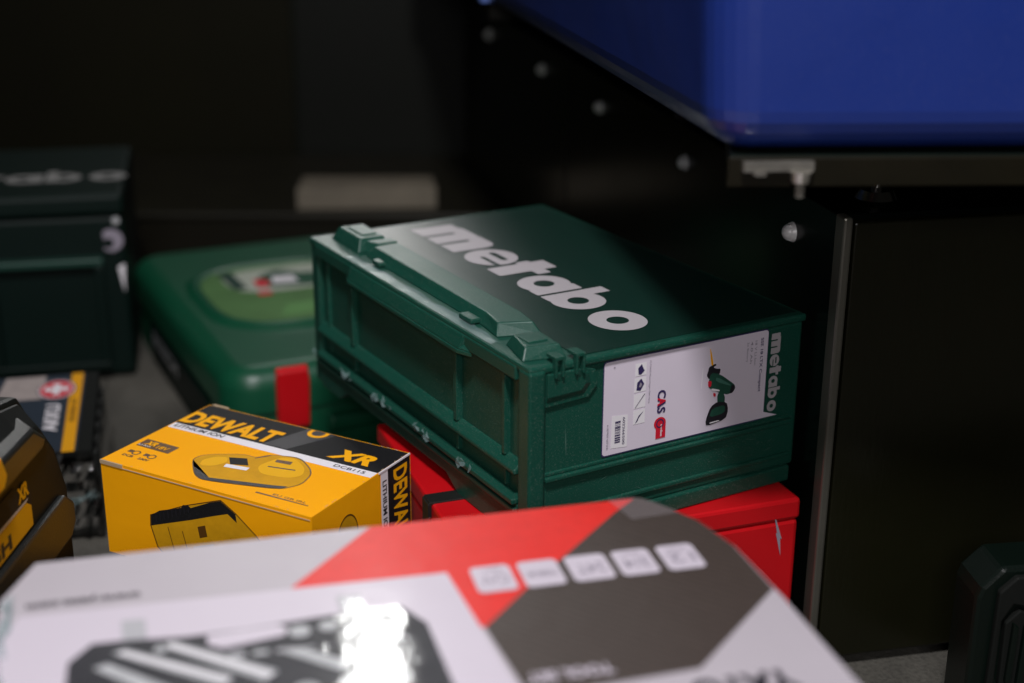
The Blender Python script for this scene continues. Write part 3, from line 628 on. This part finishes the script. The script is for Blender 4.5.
# ------------------------------------------------------------- rounded green case behind
def rounded(mb, x0, x1, y0, y1, z0, z1, r, rt, m, n=8):
    """box with vertical corner radius r and a rolled top edge rt"""
    rings = []
    levels = [(z0, 0)] + [(z1 - rt + rt * math.sin(a), rt * (1 - math.cos(a))) for a in [math.pi/2*i/6 for i in range(7)]]
    for z, ins in levels:
        ring = []
        for cx, cy, a0 in ((x1 - r, y1 - r, 0), (x0 + r, y1 - r, 90), (x0 + r, y0 + r, 180), (x1 - r, y0 + r, 270)):
            for i in range(n + 1): a = R(a0 + 90 * i / n); ring.append((cx + max(r - ins, .001) * math.cos(a), cy + max(r - ins, .001) * math.sin(a), z))
        rings.append(ring)
    k = len(rings[0]); vs = [v for q in rings for v in q]; fs = []
    for j in range(len(rings) - 1):
        for i in range(k): fs.append((j*k+i, j*k+(i+1)%k, (j+1)*k+(i+1)%k, (j+1)*k+i))
    mb.add(vs, fs, m, True); b = len(rings) - 1
    mb.add(rings[-1], [tuple(range(k))], m); mb.add(rings[0], [tuple(range(k))[::-1]], m)
def rounded_case():
    t = thing('rounded_tool_case', 'mid green rounded tool case with a red latch and a picture on its lid', 'tool case', (-.330, 1.520, FZ), 25.5)
    W, L, H = .345, .55, .124
    b = MB(); rounded(b, .004, W, 0, L, 0, .070, .040, .006, BGREEN); b.build('body', t)
    b = MB(); rounded(b, 0, W + .004, -.004, L + .004, .0715, H, .044, .026, BGREEN); b.build('lid', t)
    # raised frame round the recessed picture
    Pm = mat('lid_picture_print', (.10, .22, .075), .3, var=.35, vscale=14, coat=.4)
    b = MB(); q = soft(soft([(.032, .125), (.300, .125), (.300, .425), (.032, .425)], 3), 1)
    sc = lambda k: [(.166 + (x - .166) * k, .275 + (y - .275) * k) for x, y in q]
    b.prism(q, H - .0005, H + .0035, 'z', BGREEN, top=sc(.95)); n_ = len(q)
    ring = [(x, y, H + .0038) for x, y in sc(.95)] + [(x, y, H + .0070) for x, y in sc(.91)] + [(x, y, H + .0070) for x, y in sc(.88)] + [(x, y, H + .0040) for x, y in sc(.84)]
    b.add(ring, [(r_*n_+i, r_*n_+(i+1)%n_, (r_+1)*n_+(i+1)%n_, (r_+1)*n_+i) for r_ in range(3) for i in range(n_)], BGREEN, True)
    b.build('lid_frame', t, .002)
    b = MB(); T = plane((0, 0, H + .0042), (1, 0, 0), (0, 1, 0), .0003)
    def fl(p, m, k=1): b.flat([(x, y, k) for x, y in p], T, m)
    fl([(.166 + (x - .166) * .845, .275 + (y - .275) * .845) for x, y in soft(soft([(.032, .125), (.300, .125), (.300, .425), (.032, .425)], 3), 1)], Pm); PG = mat('pale_print', (.42, .46, .38), .4, var=.2, vscale=25)
    fl(soft([(.095, .275), (.270, .275), (.270, .385), (.085, .385)], 3), PG, 2); fl([(.120, .170), (.286, .185), (.286, .230), (.140, .215)], mat('soft_green_print', (.10, .26, .07), .4, var=.2), 2)
    fl([(.125, .300), (.200, .285), (.270, .300), (.275, .330), (.200, .345), (.170, .370), (.140, .350)], BGREEN, 3); fl([(.125, .300), (.143, .297), (.146, .330), (.128, .335)], REDINK, 4)
    fl([(.118, .262), (.136, .262), (.136, .278), (.118, .278)], REDINK, 4); fl([(.235, .296), (.250, .297), (.250, .308), (.235, .308)], REDINK, 4); fl([(.150, .310), (.185, .305), (.185, .335), (.155, .340)], WHITE, 4)
    fl([(.094, .300), (.112, .300), (.110, .385), (.090, .385)], GDK, 3)
    b.build('lid_picture', t)
    for x0 in (.058, .236):
        b = MB(); b.prism([(x0, .050), (x0, .110), (x0 + .001, .127), (x0 + .040, .127), (x0 + .042, .110), (x0 + .040, .050)], -.004, -.013, 'y', RED, top=[(x0 + .002, .052), (x0 + .002, .110), (x0 + .003, .122), (x0 + .038, .122), (x0 + .040, .110), (x0 + .038, .052)]); b.build('latch', t, .002)
    b = MB(); P = plane((-.0002, 0, 0), (0, -1, 0), (0, 0, 1), .0006)
    b.prism([(.10, .012), (.42, .012), (.42, .060), (.10, .060)], .004, -.001, 'x', GBG); P = plane((-.0012, 0, 0), (0, -1, 0), (0, 0, 1), .0004)
    text(b, 'BOSCH', P, -.40, .034, .15, .021, FS, .04, 0, 1); b.build('side_plate', t)
    b = MB(); b.box(.120, .215, -.016, .0, .040, .058, BGREEN); b.build('handle', t, .005, 3)
rounded_case()

# ------------------------------------------------------------- dark case far left
def dark_case():
    t = thing('dark_tool_case', 'tall dark green tool case standing in shadow at the far left behind the others', 'tool case', (-.551, 1.826, FZ), 12)
    W, L, H = .42, .31, .262
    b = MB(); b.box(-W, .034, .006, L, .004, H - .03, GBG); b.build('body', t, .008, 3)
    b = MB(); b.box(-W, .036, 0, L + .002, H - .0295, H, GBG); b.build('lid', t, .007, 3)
    for a, c in ((-.148, .004), (-.31, -.17)):
        b = MB()
        b.box(a, c, -.010, .008, .166, .176, GDK).box(a, c, -.010, .008, .020, .030, GBG).box(a, a + .012, -.010, .008, .030, .166, GBG).box(c - .012, c, -.010, .008, .030, .166, GBG); b.build('front_frame', t, .002)
    b = MB(); T = plane((0, 0, H), (1, 0, 0), (0, 1, 0), .0005)
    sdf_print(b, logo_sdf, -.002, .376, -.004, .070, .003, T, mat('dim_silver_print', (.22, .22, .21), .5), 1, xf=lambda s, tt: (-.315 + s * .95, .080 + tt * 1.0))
    b.build('lettering', t)
    b = MB(); P = plane((0, .0055, 0), (1, 0, 0), (0, 0, 1), .0006)
    sdf_print(b, lambda x, y: np.maximum(np.maximum(np.hypot(x - .016, y - .197) - .0155, -(np.hypot(x - .012, y - .193) - .007)), -(x - .006)), -.02, .036, .16, .23, .0015, P, MATS['grey_ink'], 1)
    sdf_print(b, lambda x, y: np.hypot(x - .024, y - .224) - .005, 0, .04, .21, .24, .0015, P, FS, 1)
    b.flat([(.022, .160, 1), (.031, .164, 1), (.028, .124, 1)], P, WHITE)
    b.build('front_mark', t)
dark_case()

# ------------------------------------------------------------- long dark bench with bolts
DOOR = mat('olive_black_steel', (.0075, .0075, .0028), .30, var=.5, vscale=4, spec=.35, scratch=.25, rvar=.08)
def bench():
    t = thing('steel_bench', 'long glossy black steel bench body with a row of bolts beside the green case', 'bench', (.266, 1.12, FZ), 12.5)
    H, L = .421, 1.66
    b = MB(); b.box(.0, .9, .002, L, .004, H, STEEL); b.build('body', t, .0015)
    b = MB(); b.box(-.002, .006, -.0115, .006, .0, H + .001, EDGE); b.build('corner_edge', t, .002)
    for x0, x1 in ((.0085, .50),):
        b = MB(); b.box(x0, x1, -.010, .0015, .012, H - .004, DOOR); b.build('door_panel', t, .0015)
    b = MB(); b.box(-.0012, .001, .884, .890, .0, H - .004, EDGE if False else STEELM); b.build('panel_seam', t)
    for y in (.092, .379, .711, 1.027, 1.42):
        b = MB(); b.tube((.001, y, .383), (-.003, y, .383), .0095, ZINC, 18, .008); b.dab(-.003, y, .383, .007, .0075, .0075, ZINC); b.build('bolt', t)
bench()

# ------------------------------------------------------------- blue cabinets standing on the bench
def blue(loc, yaw, L, W, label, feet):
    t = thing('blue_cabinet', label, 'cabinet', loc, yaw, 'blue cabinets on the bench')
    b = MB(); lo = [(0, 0), (W, -W * .14), (W, L), (0, L)]; hi = [(-.030, -.014), (W + .02, -W * .14 - .014), (W + .02, L + .004), (-.030, L + .004)]
    b.prism(lo, 0, .46, 'z', BLUE, top=hi); b.build('body', t, .030, 6)
    b = MB(); b.prism([(.012, .006), (W - .004, -W * .14 + .006), (W - .004, L - .006), (.30, L - .006)], -.021, -.001, 'z', MATS['black_satin_steel'])
    b.build('base_frame', t, .002)
    b = MB(); b.prism([(.010, .001), (W - .002, -W * .14 + .001), (W - .002, -W * .14 + .0045), (.010, .0045)], -.022, -.0015, 'z', OLIVE); b.build('front_rail', t, .001)
    for x, y in feet:
        b = MB(); b.tube((x, y, -.022), (x, y, -.078), .005, CHROME, 12); b.tube((x, y, -.078), (x, y, -.0855), .014, CHROME, 24, .018); b.tube((x, y, -.026), (x, y, -.033), .010, CHROME, 6); b.build('levelling_foot', t, .0008)
    b = MB(); b.box(-.006, .012, L + .004, L + .030, .004, .44, mat('pale_blue_trim', (.10, .16, .42), .35)); b.build('end_trim', t, .002)
    if len(feet) > 2:
        b = MB(); b.prism([(.018, -.003), (.050, -.006), (.066, -.008), (.066, -.013), (.050, -.010), (.018, -.008)], -.003, -.010, 'z', DZ).tube((.057, -.012, -.010), (.057, -.012, -.017), .008, DZ, 6, .007).tube((.058, -.010, -.017), (.058, -.010, -.028), .0035, DZ, 10).tube((.030, -.006, -.009), (.030, -.006, -.0125), .006, DZ, 6); b.build('catch', t)
blue((.1365, .946, -.2035), 11, .90, .62, 'near blue painted cabinet on levelling feet above the black bench', ((.215, .200), (.55, .16), (.23, .80), (.55, .8)))
blue((-.042, 1.870, -.2035), 11, .70, .60, 'far blue painted cabinet behind the near one, mostly hidden', ((.33, .25), (.5, .25)))

# ------------------------------------------------------------- small black case lower right
RB = mat('deep_black_plastic', (.0022, .0055, .0038), .34, spec=.35, bump=.2, bscale=500, var=.2)  # darker, greener black than the satin black plastic
def right_case():
    t = thing('black_latched_case', 'black case with a ribbed latch at the lower right edge', 'tool case', (.386, 1.0, FZ), 5)
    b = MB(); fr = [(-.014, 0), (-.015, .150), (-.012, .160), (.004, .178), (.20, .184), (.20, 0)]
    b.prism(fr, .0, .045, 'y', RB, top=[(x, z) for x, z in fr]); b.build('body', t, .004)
    t.scale = (1, 1, .93)
    b = MB(); b.prism([(.000, .06), (.001, .158), (.014, .172), (.036, .172), (.046, .160), (.046, .150), (.030, .142), (.014, .146), (.006, .130), (.006, .06)], -.006, .0005, 'y', BLK2); b.build('front_rim', t, .0015)
    b = MB(); b.prism([(.010, .066), (.009, .128), (.020, .140), (.034, .134), (.052, .122), (.052, .050), (.030, .046)], -.006, .001, 'y', BLK2, top=None)
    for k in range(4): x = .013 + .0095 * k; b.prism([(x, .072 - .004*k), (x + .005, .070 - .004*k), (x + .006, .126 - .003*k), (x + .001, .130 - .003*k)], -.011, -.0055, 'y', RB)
    b.build('latch', t, .0012)
right_case()

# ------------------------------------------------------------- beige carton on the floor at the back
b = MB(); BG = mat('beige_carton', (.15, .13, .095), .7, var=.4, vscale=9)
b.prism([(0, 0), (.240, .006), (.232, .09), (.004, .088)], 0, .037, 'z', BG).box(.004, .228, .02, .085, .0365, .0385, BG).box(.12, .122, .006, .0906, .0005, .0374, KRAFT)
o = b.build('flat_carton', None, .002); o.location = (-.372, 2.39, FZ + .0985); o.rotation_euler = (0, 0, R(3)); tag(o, 'long pale beige carton lying on the dark plinth by the rear wall', 'carton')
